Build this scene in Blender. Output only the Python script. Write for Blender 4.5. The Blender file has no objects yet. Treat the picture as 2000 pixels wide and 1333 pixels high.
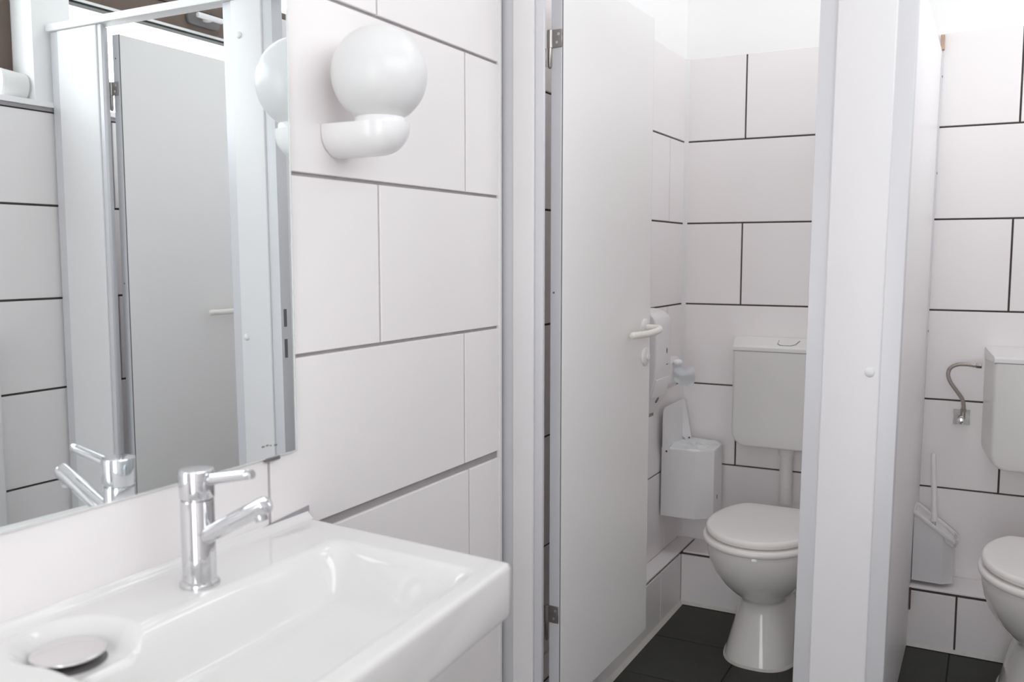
import bpy, bmesh, math, random
from mathutils import Vector, Matrix
random.seed(4)
C = bpy.context.scene.collection
S = bpy.context.scene
PI = math.pi

# ------------------------------------------------------------------ camera
cd = bpy.data.cameras.new('camera'); cam = bpy.data.objects.new('camera', cd); C.objects.link(cam)
cd.sensor_width = 36.0; cd.sensor_fit = 'HORIZONTAL'; cd.lens = 1777.5 / 2000 * 36.0
yaw, pitch = math.radians(-27.912), math.radians(-5.407)
f = Vector((math.sin(yaw)*math.cos(pitch), math.cos(yaw)*math.cos(pitch), math.sin(pitch)))
r = Vector((math.cos(yaw), -math.sin(yaw), 0)); u = r.cross(f)
cam.matrix_world = Matrix(((r.x, u.x, -f.x, 1.0171), (r.y, u.y, -f.y, 0.0), (r.z, u.z, -f.z, 1.283), (0, 0, 0, 1)))
cd.clip_start = 0.02
cd.dof.use_dof = True; cd.dof.focus_distance = 2.3; cd.dof.aperture_fstop = 4.5
S.camera = cam

# ------------------------------------------------------------------ world, daylight, exposure
w = bpy.data.worlds.new('sky'); S.world = w; w.use_nodes = True
nt = w.node_tree; bg = nt.nodes['Background']
tc = nt.nodes.new('ShaderNodeTexCoord'); sx = nt.nodes.new('ShaderNodeSeparateXYZ'); mr = nt.nodes.new('ShaderNodeMapRange')
mr.inputs['From Min'].default_value = -0.4; mr.inputs['From Max'].default_value = 0.35
mx = nt.nodes.new('ShaderNodeMix'); mx.data_type = 'RGBA'
mx.inputs[6].default_value = (0.70, 0.69, 0.67, 1); mx.inputs[7].default_value = (0.945, 0.973, 1.006, 1)
nt.links.new(tc.outputs['Generated'], sx.inputs[0]); nt.links.new(sx.outputs['Z'], mr.inputs['Value'])
nt.links.new(mr.outputs[0], mx.inputs[0]); nt.links.new(mx.outputs[2], bg.inputs['Color'])
bg.inputs['Strength'].default_value = 4.72
def portal(name, y0, y1, z0, z1, x):
    l = bpy.data.lights.new(name, 'AREA'); l.shape = 'RECTANGLE'; l.size = z1-z0; l.size_y = y1-y0
    l.cycles.is_portal = True
    o = bpy.data.objects.new(name, l); C.objects.link(o); o.location = (x, (y0+y1)/2, (z0+z1)/2); o.rotation_euler = (0, PI/2, 0)
portal('window_portal_room', -0.5, 1.82, 1.75, 2.55, 1.80)
portal('window_portal_stall', 1.95, 3.25, 1.75, 2.92, 1.80)
SKY = [(0.55, 1.45, 2.15, 2.85)]
DOOR = (0.55, 1.40, 2.10)
l = bpy.data.lights.new('doorway_portal', 'AREA'); l.shape = 'RECTANGLE'; l.size = DOOR[1]-DOOR[0]; l.size_y = DOOR[2]; l.cycles.is_portal = True
o = bpy.data.objects.new('doorway_portal', l); C.objects.link(o); o.location = ((DOOR[0]+DOOR[1])/2, -1.27, DOOR[2]/2); o.rotation_euler = (PI/2, 0, 0)
for k_, (x0_, x1_, y0_, y1_) in enumerate(SKY):
    l = bpy.data.lights.new('rooflight_portal', 'AREA'); l.shape = 'RECTANGLE'; l.size = x1_-x0_; l.size_y = y1_-y0_; l.cycles.is_portal = True
    o = bpy.data.objects.new('rooflight_portal', l); C.objects.link(o); o.location = ((x0_+x1_)/2, (y0_+y1_)/2, 3.14)
S.view_settings.view_transform = 'Standard'; S.view_settings.look = 'None'
S.view_settings.exposure = 0.0; S.view_settings.gamma = 1.0; S.view_settings.use_curve_mapping = False
S.cycles.max_bounces = 16; S.cycles.diffuse_bounces = 10; S.cycles.glossy_bounces = 6; S.cycles.transparent_max_bounces = 12

# ------------------------------------------------------------------ materials
def mat(name, col, rough=0.5, metal=0.0, noise=0.0, nscale=8.0, bump=0.0, bscale=200.0, coat=0.0, spec=0.5, sss=0.0):
    m = bpy.data.materials.new(name); m.use_nodes = True; n = m.node_tree; b = n.nodes['Principled BSDF']
    b.inputs['Base Color'].default_value = (*col, 1); b.inputs['Roughness'].default_value = rough
    b.inputs['Metallic'].default_value = metal; b.inputs['Specular IOR Level'].default_value = spec
    b.inputs['Coat Weight'].default_value = coat; b.inputs['Coat Roughness'].default_value = 0.05
    if noise or bump:
        t = n.nodes.new('ShaderNodeTexCoord')
    if noise:
        z = n.nodes.new('ShaderNodeTexNoise'); z.inputs['Scale'].default_value = nscale; z.inputs['Detail'].default_value = 4
        n.links.new(t.outputs['Object'], z.inputs['Vector'])
        cr = n.nodes.new('ShaderNodeMix'); cr.data_type = 'RGBA'
        cr.inputs[6].default_value = (*[max(0, c*(1-noise)) for c in col], 1); cr.inputs[7].default_value = (*[min(1, c*(1+noise)) for c in col], 1)
        n.links.new(z.outputs['Fac'], cr.inputs[0]); n.links.new(cr.outputs[2], b.inputs['Base Color'])
    if bump:
        z2 = n.nodes.new('ShaderNodeTexNoise'); z2.inputs['Scale'].default_value = bscale; z2.inputs['Detail'].default_value = 3
        n.links.new(t.outputs['Object'], z2.inputs['Vector'])
        bp = n.nodes.new('ShaderNodeBump'); bp.inputs['Strength'].default_value = bump; bp.inputs['Distance'].default_value = 0.002
        n.links.new(z2.outputs['Fac'], bp.inputs['Height']); n.links.new(bp.outputs[0], b.inputs['Normal'])
    return m
M_TILE = mat('white wall tile', (0.880, 0.847, 0.846), 0.38, noise=0.012, nscale=3, bump=0.02, bscale=60)
M_GROUT = mat('dark grey grout', (0.088, 0.074, 0.068), 0.9, noise=0.25, nscale=40, bump=0.3)
M_GROUTL = mat('mid grey grout', (0.36, 0.335, 0.345), 0.9, noise=0.15, nscale=30, bump=0.3)
M_FLOOR = mat('dark slate floor tile', (0.038, 0.039, 0.034), 0.62, noise=0.22, nscale=14, bump=0.25, bscale=90)
M_FGROUT = mat('floor grout', (0.022, 0.022, 0.02), 0.9, noise=0.2, nscale=40)
M_PAINT = mat('white wall paint', (0.92, 0.915, 0.915), 0.75, noise=0.01, nscale=4, bump=0.08, bscale=120)
M_SEAL = mat('off white sealant', (0.62, 0.60, 0.56), 0.6, noise=0.12, nscale=60)
M_SEALG = mat('grey sealant', (0.36, 0.34, 0.37), 0.6, noise=0.2, nscale=50)
M_TRIM = mat('white plastic trim', (0.80, 0.79, 0.79), 0.4)
M_LAM = mat('grey white laminate', (0.858, 0.838, 0.830), 0.42, noise=0.008, nscale=5, bump=0.02, bscale=300)
M_LAMW = mat('white laminate', (0.775, 0.758, 0.768), 0.36, noise=0.006, nscale=5)
M_PANEL = mat('white partition laminate', (0.87, 0.85, 0.857), 0.38, noise=0.006, nscale=5)
M_ALU = mat('silver grey profile', (0.665, 0.66, 0.685), 0.38, metal=0.12)
M_EDGE = mat('dark edge joint', (0.20, 0.19, 0.19), 0.7)
M_PORC = mat('white porcelain', (0.80, 0.787, 0.778), 0.09, coat=0.3)
M_PORCW = mat('warm white porcelain', (0.83, 0.81, 0.79), 0.09, coat=0.3)
M_SEAT = mat('white seat plastic', (0.93, 0.905, 0.885), 0.22)
M_CIST = mat('white cistern plastic', (0.77, 0.765, 0.745), 0.3, noise=0.006, nscale=4)
M_CISTL = mat('white cistern lid plastic', (0.82, 0.805, 0.80), 0.28)
M_PLAST = mat('white moulded plastic', (0.80, 0.785, 0.785), 0.35)
M_BIN = mat('white painted metal', (0.83, 0.822, 0.828), 0.4)
M_HOLD = mat('light grey plastic', (0.73, 0.725, 0.735), 0.35)
M_BAG = mat('thin white plastic film', (0.90, 0.91, 0.92), 0.3, bump=0.5, bscale=25)
M_PAPER = mat('white tissue paper', (0.86, 0.88, 0.90), 0.7, bump=0.4, bscale=40)
M_CREAM = mat('cream plastic', (0.83, 0.80, 0.74), 0.3)
M_CHROME = mat('polished chrome', (0.70, 0.70, 0.72), 0.06, metal=1.0)
M_CAP = mat('satin chrome', (0.80, 0.785, 0.79), 0.22, metal=1.0)
M_PLATE = mat('worn chrome plate', (0.40, 0.40, 0.38), 0.42, metal=0.7, noise=0.35, nscale=70)
M_STEEL = mat('brushed steel', (0.42, 0.39, 0.37), 0.32, metal=1.0, noise=0.15, nscale=60)
M_HOSE = mat('braided steel hose', (0.44, 0.40, 0.36), 0.38, metal=0.9, noise=0.3, nscale=260, bump=0.5, bscale=500)
M_DARK = mat('black rubber', (0.012, 0.012, 0.012), 0.6)
M_GREYD = mat('dark grey plastic', (0.16, 0.15, 0.15), 0.5)
M_LINE = mat('fine dark seam', (0.10, 0.095, 0.09), 0.8)
M_GLOBE = mat('opal glass', (0.78, 0.775, 0.78), 0.28)
M_LAMPB = mat('white lamp ceramic', (0.86, 0.85, 0.855), 0.18, coat=0.2)
M_BROWN = mat('brown stained window wood', (0.135, 0.095, 0.075), 0.5, noise=0.18, nscale=18, bump=0.15)
M_WOOD = mat('raw wood', (0.50, 0.36, 0.28), 0.7, noise=0.2, nscale=40)
M_RUST = mat('rusty gap', (0.10, 0.065, 0.04), 0.9, noise=0.3, nscale=60)
M_MIRROR = mat('silvered mirror', (0.935, 0.985, 0.99), 0.0, metal=1.0)
M_MEDGE = mat('polished glass edge', (0.86, 0.90, 0.89), 0.12, metal=0.4)
def glassmat():
    m = bpy.data.materials.new('window glass'); m.use_nodes = True; n = m.node_tree; n.nodes.clear()
    o = n.nodes.new('ShaderNodeOutputMaterial'); t = n.nodes.new('ShaderNodeBsdfTransparent'); g = n.nodes.new('ShaderNodeBsdfGlossy')
    t.inputs[0].default_value = (0.97, 0.98, 0.98, 1); g.inputs['Roughness'].default_value = 0.02
    lw = n.nodes.new('ShaderNodeLayerWeight'); lw.inputs[0].default_value = 0.5; pw = n.nodes.new('ShaderNodeMath'); pw.operation = 'POWER'; pw.inputs[1].default_value = 4.0; fr = n.nodes.new('ShaderNodeMath'); fr.operation = 'MULTIPLY_ADD'; fr.inputs[1].default_value = 0.5; fr.inputs[2].default_value = 0.04
    n.links.new(lw.outputs['Facing'], pw.inputs[0]); n.links.new(pw.outputs[0], fr.inputs[0]); mi = n.nodes.new('ShaderNodeMixShader')
    n.links.new(fr.outputs[0], mi.inputs[0]); n.links.new(t.outputs[0], mi.inputs[1]); n.links.new(g.outputs[0], mi.inputs[2]); n.links.new(mi.outputs[0], o.inputs[0])
    return m
M_GLASS = glassmat()

# ------------------------------------------------------------------ helpers
def thing(name, label, cat, loc, group=None):
    o = bpy.data.objects.new(name, None); C.objects.link(o); o.location = loc; o.empty_display_size = 0.05
    o['label'] = label; o['category'] = cat
    if group: o['group'] = group
    return o
def root_of(o):
    while o.parent: o = o.parent
    return o
def obj(name, bm, m, parent=None, smooth=None, label=None, kind=None):
    """link a bmesh given in world coordinates as one mesh object"""
    me = bpy.data.meshes.new(name)
    bmesh.ops.recalc_face_normals(bm, faces=bm.faces)
    if parent is not None:
        bmesh.ops.translate(bm, vec=-Vector(root_of(parent).location), verts=bm.verts)
    bm.to_mesh(me); bm.free(); me.materials.append(m)
    if smooth is not None:
        me.polygons.foreach_set('use_smooth', [True]*len(me.polygons)); me.set_sharp_from_angle(angle=math.radians(smooth))
    o = bpy.data.objects.new(name, me); C.objects.link(o); o.parent = parent
    if label: o['label'] = label
    if kind: o['kind'] = kind
    return o
def tag(o, label, cat, group=None):
    o['label'] = label; o['category'] = cat
    if group: o['group'] = group
    return o
def origin_to(o, p):
    p = Vector(p); o.data.transform(Matrix.Translation(-p)); o.location = p; return o
def B(): return bmesh.new()
def box(bm, lo, hi, bev=0.0, seg=2):
    t = bmesh.new(); bmesh.ops.create_cube(t, size=1)
    for v in t.verts: v.co = Vector([lo[i]+(v.co[i]+0.5)*(hi[i]-lo[i]) for i in range(3)])
    if bev: bmesh.ops.bevel(t, geom=t.edges[:], offset=bev, segments=seg, affect='EDGES', profile=0.5)
    merge(bm, t); return bm
def merge(bm, t, mtx=None):
    if mtx is not None: bmesh.ops.transform(t, matrix=mtx, verts=t.verts)
    me = bpy.data.meshes.new('tmp'); t.to_mesh(me); t.free(); bm.from_mesh(me); bpy.data.meshes.remove(me)
def basis(d):
    d = Vector(d).normalized(); a = Vector((0, 0, 1)) if abs(d.z) < 0.9 else Vector((1, 0, 0))
    x = a.cross(d).normalized(); y = d.cross(x); return x, y, d
def rings(bm, rs, cap0=True, cap1=True, closed=True):
    L = [[bm.verts.new(p) for p in rr] for rr in rs]; n = len(L[0])
    for a, b in zip(L, L[1:]):
        for i in range(n if closed else n-1):
            j = (i+1) % n; bm.faces.new((a[i], a[j], b[j], b[i]))
    if cap0: bm.faces.new(L[0][::-1])
    if cap1: bm.faces.new(L[-1])
    return bm
def lathe(bm, c, d, prof, n=32):
    """prof: (distance along d, radius) list"""
    x, y, d = basis(d); c = Vector(c)
    return rings(bm, [[c+d*h+x*(math.cos(2*PI*i/n)*rr)+y*(math.sin(2*PI*i/n)*rr) for i in range(n)] for h, rr in prof])
def cyl(bm, c, d, l, rad, n=32, e=0.0008):
    return lathe(bm, c, d, [(0, rad-e), (e, rad), (l-e, rad), (l, rad-e)], n)
def tube(bm, pts, rad, n=14, rads=None):
    pts = [Vector(p) for p in pts]; rs = []; prev = None
    for i, p in enumerate(pts):
        t = (pts[min(i+1, len(pts)-1)]-pts[max(i-1, 0)]).normalized()
        if prev is None: x, y, _ = basis(t)
        else:
            x = (prev-t*prev.dot(t)).normalized(); y = t.cross(x)
        prev = x; q = rads[i] if rads else rad
        rs.append([p+x*(math.cos(2*PI*k/n)*q)+y*(math.sin(2*PI*k/n)*q) for k in range(n)])
    return rings(bm, rs)
def spline(P, n=10):
    P = [Vector(p) for p in P]; P = [2*P[0]-P[1]]+P+[2*P[-1]-P[-2]]; out = []
    for i in range(1, len(P)-2):
        a, b, c, d = P[i-1:i+3]
        for k in range(n):
            t = k/n; out.append(0.5*((2*b)+(c-a)*t+(2*a-5*b+4*c-d)*t*t+(3*b-a-3*c+d)*t**3))
    out.append(P[-2]); return out
def sphere(bm, c, rad, nu=32, nv=18, sc=(1, 1, 1)):
    t = bmesh.new(); bmesh.ops.create_uvsphere(t, u_segments=nu, v_segments=nv, radius=rad)
    merge(bm, t, Matrix.Translation(Vector(c)) @ Matrix.Diagonal((*sc, 1))); return bm
def prism(bm, poly, axis, a0, a1, bev=0.0, seg=2):
    """extrude a 2D polygon along an axis; poly gives the two other coordinates in order"""
    t = bmesh.new()
    def P(p, a):
        q = list(p); q.insert(axis, a); return Vector(q)
    lo = [t.verts.new(P(p, a0)) for p in poly]; hi = [t.verts.new(P(p, a1)) for p in poly]; n = len(poly)
    t.faces.new(lo[::-1]); t.faces.new(hi)
    for i in range(n): t.faces.new((lo[i], lo[(i+1) % n], hi[(i+1) % n], hi[i]))
    bmesh.ops.recalc_face_normals(t, faces=t.faces)
    if bev: bmesh.ops.bevel(t, geom=t.edges[:], offset=bev, segments=seg, affect='EDGES', profile=0.5)
    merge(bm, t); return bm
def rrect(x0, x1, y0, y1, rad, n=6):
    """rounded rectangle outline; rad may be a 4-list (x0y0, x1y0, x1y1, x0y1)"""
    R = rad if isinstance(rad, (list, tuple)) else [rad]*4; out = []
    for (cx, cy, sx_, sy_, a0, q) in ((x0, y0, 1, 1, PI, R[0]), (x1, y0, -1, 1, 1.5*PI, R[1]), (x1, y1, -1, -1, 0, R[2]), (x0, y1, 1, -1, 0.5*PI, R[3])):
        if q <= 0: out.append((cx, cy)); continue
        for k in range(n+1):
            a = a0+0.5*PI*k/n; out.append((cx+sx_*q+math.cos(a)*q, cy+sy_*q+math.sin(a)*q))
    return out

# ------------------------------------------------------------------ tiles
TM = {}
def tile(parent, o, U, V, N, w, h, d=0.008, m=None, name='tile', bev=0.0012):
    """tile with outer face centre o, face axes U (w) x V (h), normal N"""
    m = m or M_TILE; key = (round(w, 4), round(h, 4), d, m.name)
    if key not in TM:
        me = bpy.data.meshes.new('tile'); a, b = w/2, h/2
        vs = [(x*a, y*b, -d) for x, y in ((-1, -1), (1, -1), (1, 1), (-1, 1))] + [(x*a, y*b, -bev) for x, y in ((-1, -1), (1, -1), (1, 1), (-1, 1))] + [(x*(a-bev), y*(b-bev), 0) for x, y in ((-1, -1), (1, -1), (1, 1), (-1, 1))]
        fs = [(8, 9, 10, 11)]
        for k in range(4):
            l = (k+1) % 4; fs += [(k, l, 4+l, 4+k), (4+k, 4+l, 8+l, 8+k)]
        me.from_pydata(vs, [], fs); me.materials.append(m); TM[key] = me
    ob = bpy.data.objects.new(name, TM[key]); C.objects.link(ob); ob.parent = parent
    U, V, N = Vector(U), Vector(V), Vector(N)
    ob.matrix_local = Matrix(((U.x, V.x, N.x, o[0]), (U.y, V.y, N.y, o[1]), (U.z, V.z, N.z, o[2]), (0, 0, 0, 1)))
    return ob
def course(parent, place, U, V, N, a0, a1, joints, b0, b1, g=0.006, gb=0.0065, **k):
    """one row of tiles between a0..a1 split at joints; b0..b1 are the bed joint centres"""
    cuts = [a0]+[j for j in sorted(joints) if a0+0.02 < j < a1-0.02]+[a1]
    for p, q in zip(cuts, cuts[1:]):
        x0 = p+(g/2 if p != a0 else 0); x1 = q-(g/2 if q != a1 else 0)
        tile(parent, place((x0+x1)/2, (b0+b1)/2), U, V, N, x1-x0, (b1-b0)-gb, **k)
def seq(j, step, lo, hi):
    out = []; x = j
    while x > lo: x -= step
    while x < hi:
        if x > lo: out.append(x)
        x += step
    return out

YB, YF, XC, Y0, ZC = 3.340, 1.865, 1.600, -1.10, 3.02
XS = -0.023
# ------------------------------------------------------------------ room shell
bm = B(); box(bm, (-0.25, Y0-0.15, -0.10), (1.95, YB+0.2, -0.004))
floor = obj('floor', bm, M_FGROUT, kind='structure')
for i in range(-1, 7):
    for j in range(-4, 12):
        x0, x1 = 0.34+0.3*(i-1), 0.34+0.3*i; y0, y1 = 2.86+0.3*(j-9), 2.86+0.3*(j-8)
        x0, x1, y0, y1 = max(x0, XS), min(x1, XC), max(y0, Y0), min(y1, 3.172)
        if x1-x0 < 0.03 or y1-y0 < 0.03: continue
        tile(floor, ((x0+x1)/2, (y0+y1)/2, 0.0), (1, 0, 0), (0, 1, 0), (0, 0, 1), x1-x0-0.004, y1-y0-0.004, d=0.0039, m=M_FLOOR)
bm = B()
def holed(xa, xb, ya, yb, holes):
    ys_ = sorted({ya, yb, *[h[2] for h in holes], *[h[3] for h in holes]})
    for y0, y1 in zip(ys_, ys_[1:]):
        x = xa
        for h in sorted(holes):
            if h[2] <= y0 and h[3] >= y1: box(bm, (x, y0, ZC), (h[0], y1, ZC+0.1)); x = h[1]
        box(bm, (x, y0, ZC), (xb, y1, ZC+0.1))
holed(-0.25, 1.95, Y0-0.15, YB+0.2, SKY); obj('ceiling', bm, M_PAINT, kind='structure')

# left wall (the mirror wall) : tiled to z 2.0155 in front of the stalls, 2.0 inside
bm = B()
box(bm, (-0.25, Y0-0.15, 0), (-0.0065, 1.858, 2.012)); box(bm, (-0.25, 1.858, 0), (XS-0.0065, YB+0.2, 2.0))
wall_left = obj('wall_left', bm, M_GROUTL, kind='structure')
bm = B(); box(bm, (-0.25, Y0-0.15, 2.012), (-0.004, 1.858, ZC)); box(bm, (-0.25, 1.858, 1.9985), (XS-0.0012, YB+0.2, ZC))
obj('painted_strip', bm, M_PAINT, wall_left)
bm = B(); box(bm, (XS-0.0075, 1.858, 0), (XS-0.006, YB, 2.0)); obj('grout', bm, M_GROUT, wall_left)
zA = 0.0155
rowsA = [(1.7+zA, 2.0+zA, 1.395), (1.4+zA, 1.7+zA, 1.707), (1.1+zA, 1.4+zA, 1.3925), (0.8+zA, 1.1+zA, 1.699), (0.5+zA, 0.8+zA, 1.717), (0.2+zA, 0.5+zA, 1.40), (0.0, 0.2+zA, 1.70)]
pl = lambda a, b: (0.0, a, b)
for k, (z0, z1, j) in enumerate(rowsA):
    top = z1-(0.006 if k == 4 else 0)+(0.003 if k == 0 else 0); bot = z0+(0.005 if k == 3 else 0)
    course(wall_left, pl, (0, 1, 0), (0, 0, 1), (1, 0, 0), Y0, 1.853, seq(j, 0.612, Y0, 1.85), bot, top, gb=0.0065)
pl = lambda a, b: (XS, a, b)
for k in range(7):
    z1 = 2.0-0.3*k; z0 = max(z1-0.3, 0.0)
    if k == 0: z1 = 2.003
    if k == 5: z0 = 0.195
    if k == 6: z0 = 0.0
    course(wall_left, pl, (0, 1, 0), (0, 0, 1), (1, 0, 0), 1.862, YB-0.008, seq(3.165 if k % 2 else 2.86, 0.6, 1.87, YB), z0, z1, gb=0.006)
# low plinth ledge along the left wall in the first stall
bm = B(); box(bm, (XS, 1.92, 0), (0.034, YB, 0.194)); obj('plinth_core', bm, M_GROUT, wall_left)
for y0, y1 in ((1.92, 2.35), (2.35, 2.947), (2.947, 3.178)):
    tile(wall_left, (0.040, (y0+y1)/2, 0.093), (0, 1, 0), (0, 0, 1), (1, 0, 0), y1-y0-0.005, 0.186, d=0.0058)
for y0, y1 in ((1.92, 2.75), (2.75, 3.339)):
    tile(wall_left, (0.0085, (y0+y1)/2, 0.2), (1, 0, 0), (0, 1, 0), (0, 0, 1), 0.060, y1-y0-0.004, d=0.0058)
bm = B(); prism(bm, [(0.040, 0.0), (0.052, 0.0), (0.040, 0.012)], 1, 1.93, 3.172)
obj('floor_seal', bm, M_SEAL, wall_left)

# back wall
bm = B(); box(bm, (XS-0.2, YB+0.0065, 0), (1.95, YB+0.2, 2.0)); wall_back = obj('wall_back', bm, M_GROUT, kind='structure')
bm = B(); box(bm, (XS-0.2, YB+0.0012, 1.9985), (1.95, YB+0.2, ZC)); obj('painted_strip', bm, M_PAINT, wall_back)
pl = lambda a, b: (a, YB, b)
for k in range(7):
    z1 = 2.0-0.3*k; z0 = max(z1-0.3, 0.0)-(0.005 if k == 5 else 0)
    if k == 0: z1 = 2.003
    j1 = (0.199, 0.50, 0.1955, 0.50, 0.189, 0.50, 0.19)[k]; j2 = (1.0647, 1.36, 1.0597, 1.36, 1.057, 1.36, 1.05)[k]
    course(wall_back, pl, (1, 0, 0), (0, 0, 1), (0, -1, 0), XS+0.008, 0.812, seq(j1, 0.6, 0, 0.81), z0, z1, gb=0.006)
    course(wall_back, pl, (1, 0, 0), (0, 0, 1), (0, -1, 0), 0.8135, XC, seq(j2, 0.6, 0.9, XC), z0, z1, gb=0.006)
bm = B(); box(bm, (0.030, 3.182, 0), (XC, YB+0.01, 0.194)); obj('plinth_core', bm, M_GROUT, wall_back)
for x0, x1, rim in ((0.0375, 0.50, 0), (0.50, 0.802, 0), (0.802, 0.953, 1), (0.953, 1.553, 1), (1.553, XC, 1)):
    tile(wall_back, ((x0+x1)/2, 3.176, 0.0925), (1, 0, 0), (0, 0, 1), (0, -1, 0), x1-x0-0.006, 0.185, d=0.0058)
for x0, x1 in ((0.045, 0.62), (0.62, 0.81), (0.81, 1.41), (1.41, XC)):
    tile(wall_back, ((x0+x1)/2, 3.257, 0.2), (1, 0, 0), (0, 1, 0), (0, 0, 1), x1-x0-0.004, 0.162, d=0.0058)
bm = B(); prism(bm, [(3.176, 0.0), (3.166, 0.0), (3.176, 0.010)], 0, 0.04, XC); obj('floor_seal', bm, M_SEAL, wall_back)
bm = B(); prism(bm, [(XS, YB), (XS+0.013, YB), (XS, YB-0.013)], 2, 0.2, 2.0); obj('corner_seal', bm, M_TRIM, wall_back)

# right wall with the window band
bm = B()
box(bm, (XC+0.0065, Y0-0.15, 0), (1.95, YB+0.2, 1.728)); wall_right = obj('wall_right', bm, M_GROUT, kind='structure')
bm = B()
for y0, y1 in ((Y0-0.15, -0.5), (1.82, 1.95), (3.25, YB+0.2)): box(bm, (XC+0.003, y0, 1.728), (1.78, y1, 2.92))
box(bm, (XC+0.003, Y0-0.15, 2.92), (1.78, YB+0.2, ZC)); box(bm, (XC+0.003, -0.5, 2.55), (1.78, 1.82, 2.92))
obj('painted_strip', bm, M_PAINT, wall_right)
rowsC = [(1.436, 1.723), (1.147, 1.436), (0.863, 1.147), (0.572, 0.863), (0.285, 0.572), (0.0, 0.285)]
pl = lambda a, b: (XC, a, b)
for k, (z0, z1) in enumerate(rowsC):
    course(wall_right, pl, (0, -1, 0), (0, 0, 1), (-1, 0, 0), Y0, YB, ([-0.9, -0.3, 0.3, 0.9, 1.488, 2.088, 2.688] if k % 2 == 0 else [-0.6, 0.0, 0.6, 1.2, 2.388, 2.988]), z0, z1, gb=0.007)
bm = B()
box(bm, (XC-0.010, Y0, 1.735), (1.72, 3.25, 1.752), 0.002); obj('sill', bm, M_PAINT, wall_right)
bm = B(); box(bm, (XC-0.004, Y0, 1.7235), (XC+0.05, YB, 1.7345)); obj('sill_joint', bm, M_GROUTL, wall_right)
bm = B(); box(bm, (XC-0.030, 1.20, 0.0), (XC, 1.645, 1.045), 0.006); obj('trim_1', bm, M_TRIM, kind='structure')
# wall behind the camera
bm = B(); box(bm, (-0.25, Y0-0.15, 0), (DOOR[0], Y0, ZC)); box(bm, (DOOR[1], Y0-0.15, 0), (1.95, Y0, ZC)); box(bm, (DOOR[0], Y0-0.15, DOOR[2]), (DOOR[1], Y0, ZC)); obj('wall_front', bm, M_PAINT, kind='structure')

# windows : brown timber frames, glass, sill
def window(name, y0, y1, rail, zt=2.92):
    bm = B()
    for a, b in ((y0, y0+0.07), (y1-0.07, y1)): box(bm, (1.70, a, 1.752), (1.775, b, zt), 0.006)
    box(bm, (1.70, y0+0.07, zt-0.07), (1.775, y1-0.07, zt), 0.006)
    wo = obj(name, bm, M_BROWN, smooth=30, kind='structure')
    bm = B(); box(bm, (1.735, y0+0.07, 1.752), (1.741, y1-0.07, zt-0.07)); obj('pane', bm, M_GLASS, wo)
    if rail:
        bm = B()
        for q, (z0, z1, x0) in enumerate(((2.128, 2.205, 1.722), (2.207, 2.262, 1.716), (2.264, 2.31, 1.722))): box(bm, (x0, y0+0.07, z0), (1.765, y1-0.07, z1), 0.004)
        obj('sash_rail', bm, M_BROWN, wo, smooth=30)
        bm = B(); box(bm, (1.716, y0+0.07, 2.119), (1.76, y1-0.07, 2.128)); obj('metal_strip', bm, M_TRIM, wo)
        bm = B(); box(bm, (1.72, y0+0.07, 2.112), (1.76, y1-0.07, 2.119)); obj('gasket', bm, M_DARK, wo)
        h = B(); prism(h, rrect(2.53, 2.69, 2.150, 2.197, 0.02), 0, 1.708, 1.7215, 0.003)
        hd = obj('handle_plate', h, M_GREYD, wo, smooth=40)
        h = B(); box(h, (1.680, 2.60, 2.168), (1.709, 2.625, 2.192), 0.004)
        box(h, (1.668, 2.545, 2.170), (1.686, 2.672, 2.190), 0.006)
        obj('handle', h, M_PLAST, wo, smooth=40)
    return wo
window('window_1', -0.5, 1.82, False, 2.55)
window('window_2', 1.95, 3.25, True)

for k_, (x0, x1, y0, y1) in enumerate(SKY):
    bm = B()
    for a, b, c_, d_ in ((x0, x1, y0, y0+0.05), (x0, x1, y1-0.05, y1), (x0, x0+0.05, y0+0.05, y1-0.05), (x1-0.05, x1, y0+0.05, y1-0.05)): box(bm, (a, c_, ZC+0.02), (b, d_, ZC+0.08), 0.004)
    wo = obj('window_%d' % (3+k_), bm, M_BROWN, smooth=30, kind='structure')
    bm = B(); box(bm, (x0+0.05, y0+0.05, ZC+0.05), (x1-0.05, y1-0.05, ZC+0.056)); obj('pane', bm, M_GLASS, wo)

# ------------------------------------------------------------------ cubicle front
def pilaster(label, x0, x1, f0, f1, lean=0.0, screws=(), holes=(), zt=1.962, thin=0):
    t = thing('cubicle_pilaster', label, 'pilaster', ((x0+x1)/2, YF, 0), 'pilasters of the cubicle front')
    def sh(bm):
        for v in bm.verts: v.co.x += lean*(v.co.z-1.05)
        return bm
    a, b, A, Q = YF+0.006, YF+0.004, YF+0.046, YF+0.015
    if thin > 0: P = [(x0, a), (f1+0.001, a), (f1+0.003, b), (x1, b), (x1, Q), (f1-0.006, Q), (f1-0.006, A), (x0, A)]
    elif thin < 0: P = [(x0, b), (f0-0.003, b), (f0-0.001, a), (x1, a), (x1, A), (f0+0.006, A), (f0+0.006, Q), (x0, Q)]
    else: P = [(x0, a), (x1, a), (x1, A), (x0, A)]
    bm = B(); prism(bm, P, 2, 0.0, zt, 0.0012, 2)
    obj('profile', sh(bm), M_ALU, t, smooth=40)
    bm = B(); box(bm, (f0, YF, 0.0), (f1, YF+0.0125, zt), 0.0032, 3)
    obj('face_panel', sh(bm), M_LAMW, t, smooth=40)
    for (x, z) in screws:
        bm = B(); sphere(bm, (x+lean*(z-1.05), YF, z), 0.0095, 20, 10, (1, 0.55, 1)); obj('screw_cap', bm, M_TRIM, t, smooth=60)
    for (x, z, ww, hh, yy) in holes:
        bm = B(); box(bm, (x-0.0004, yy, z-hh/2), (x+0.002, yy+ww, z+hh/2)); obj('strike_plate', sh(bm), M_GREYD, t)
    return t
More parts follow.
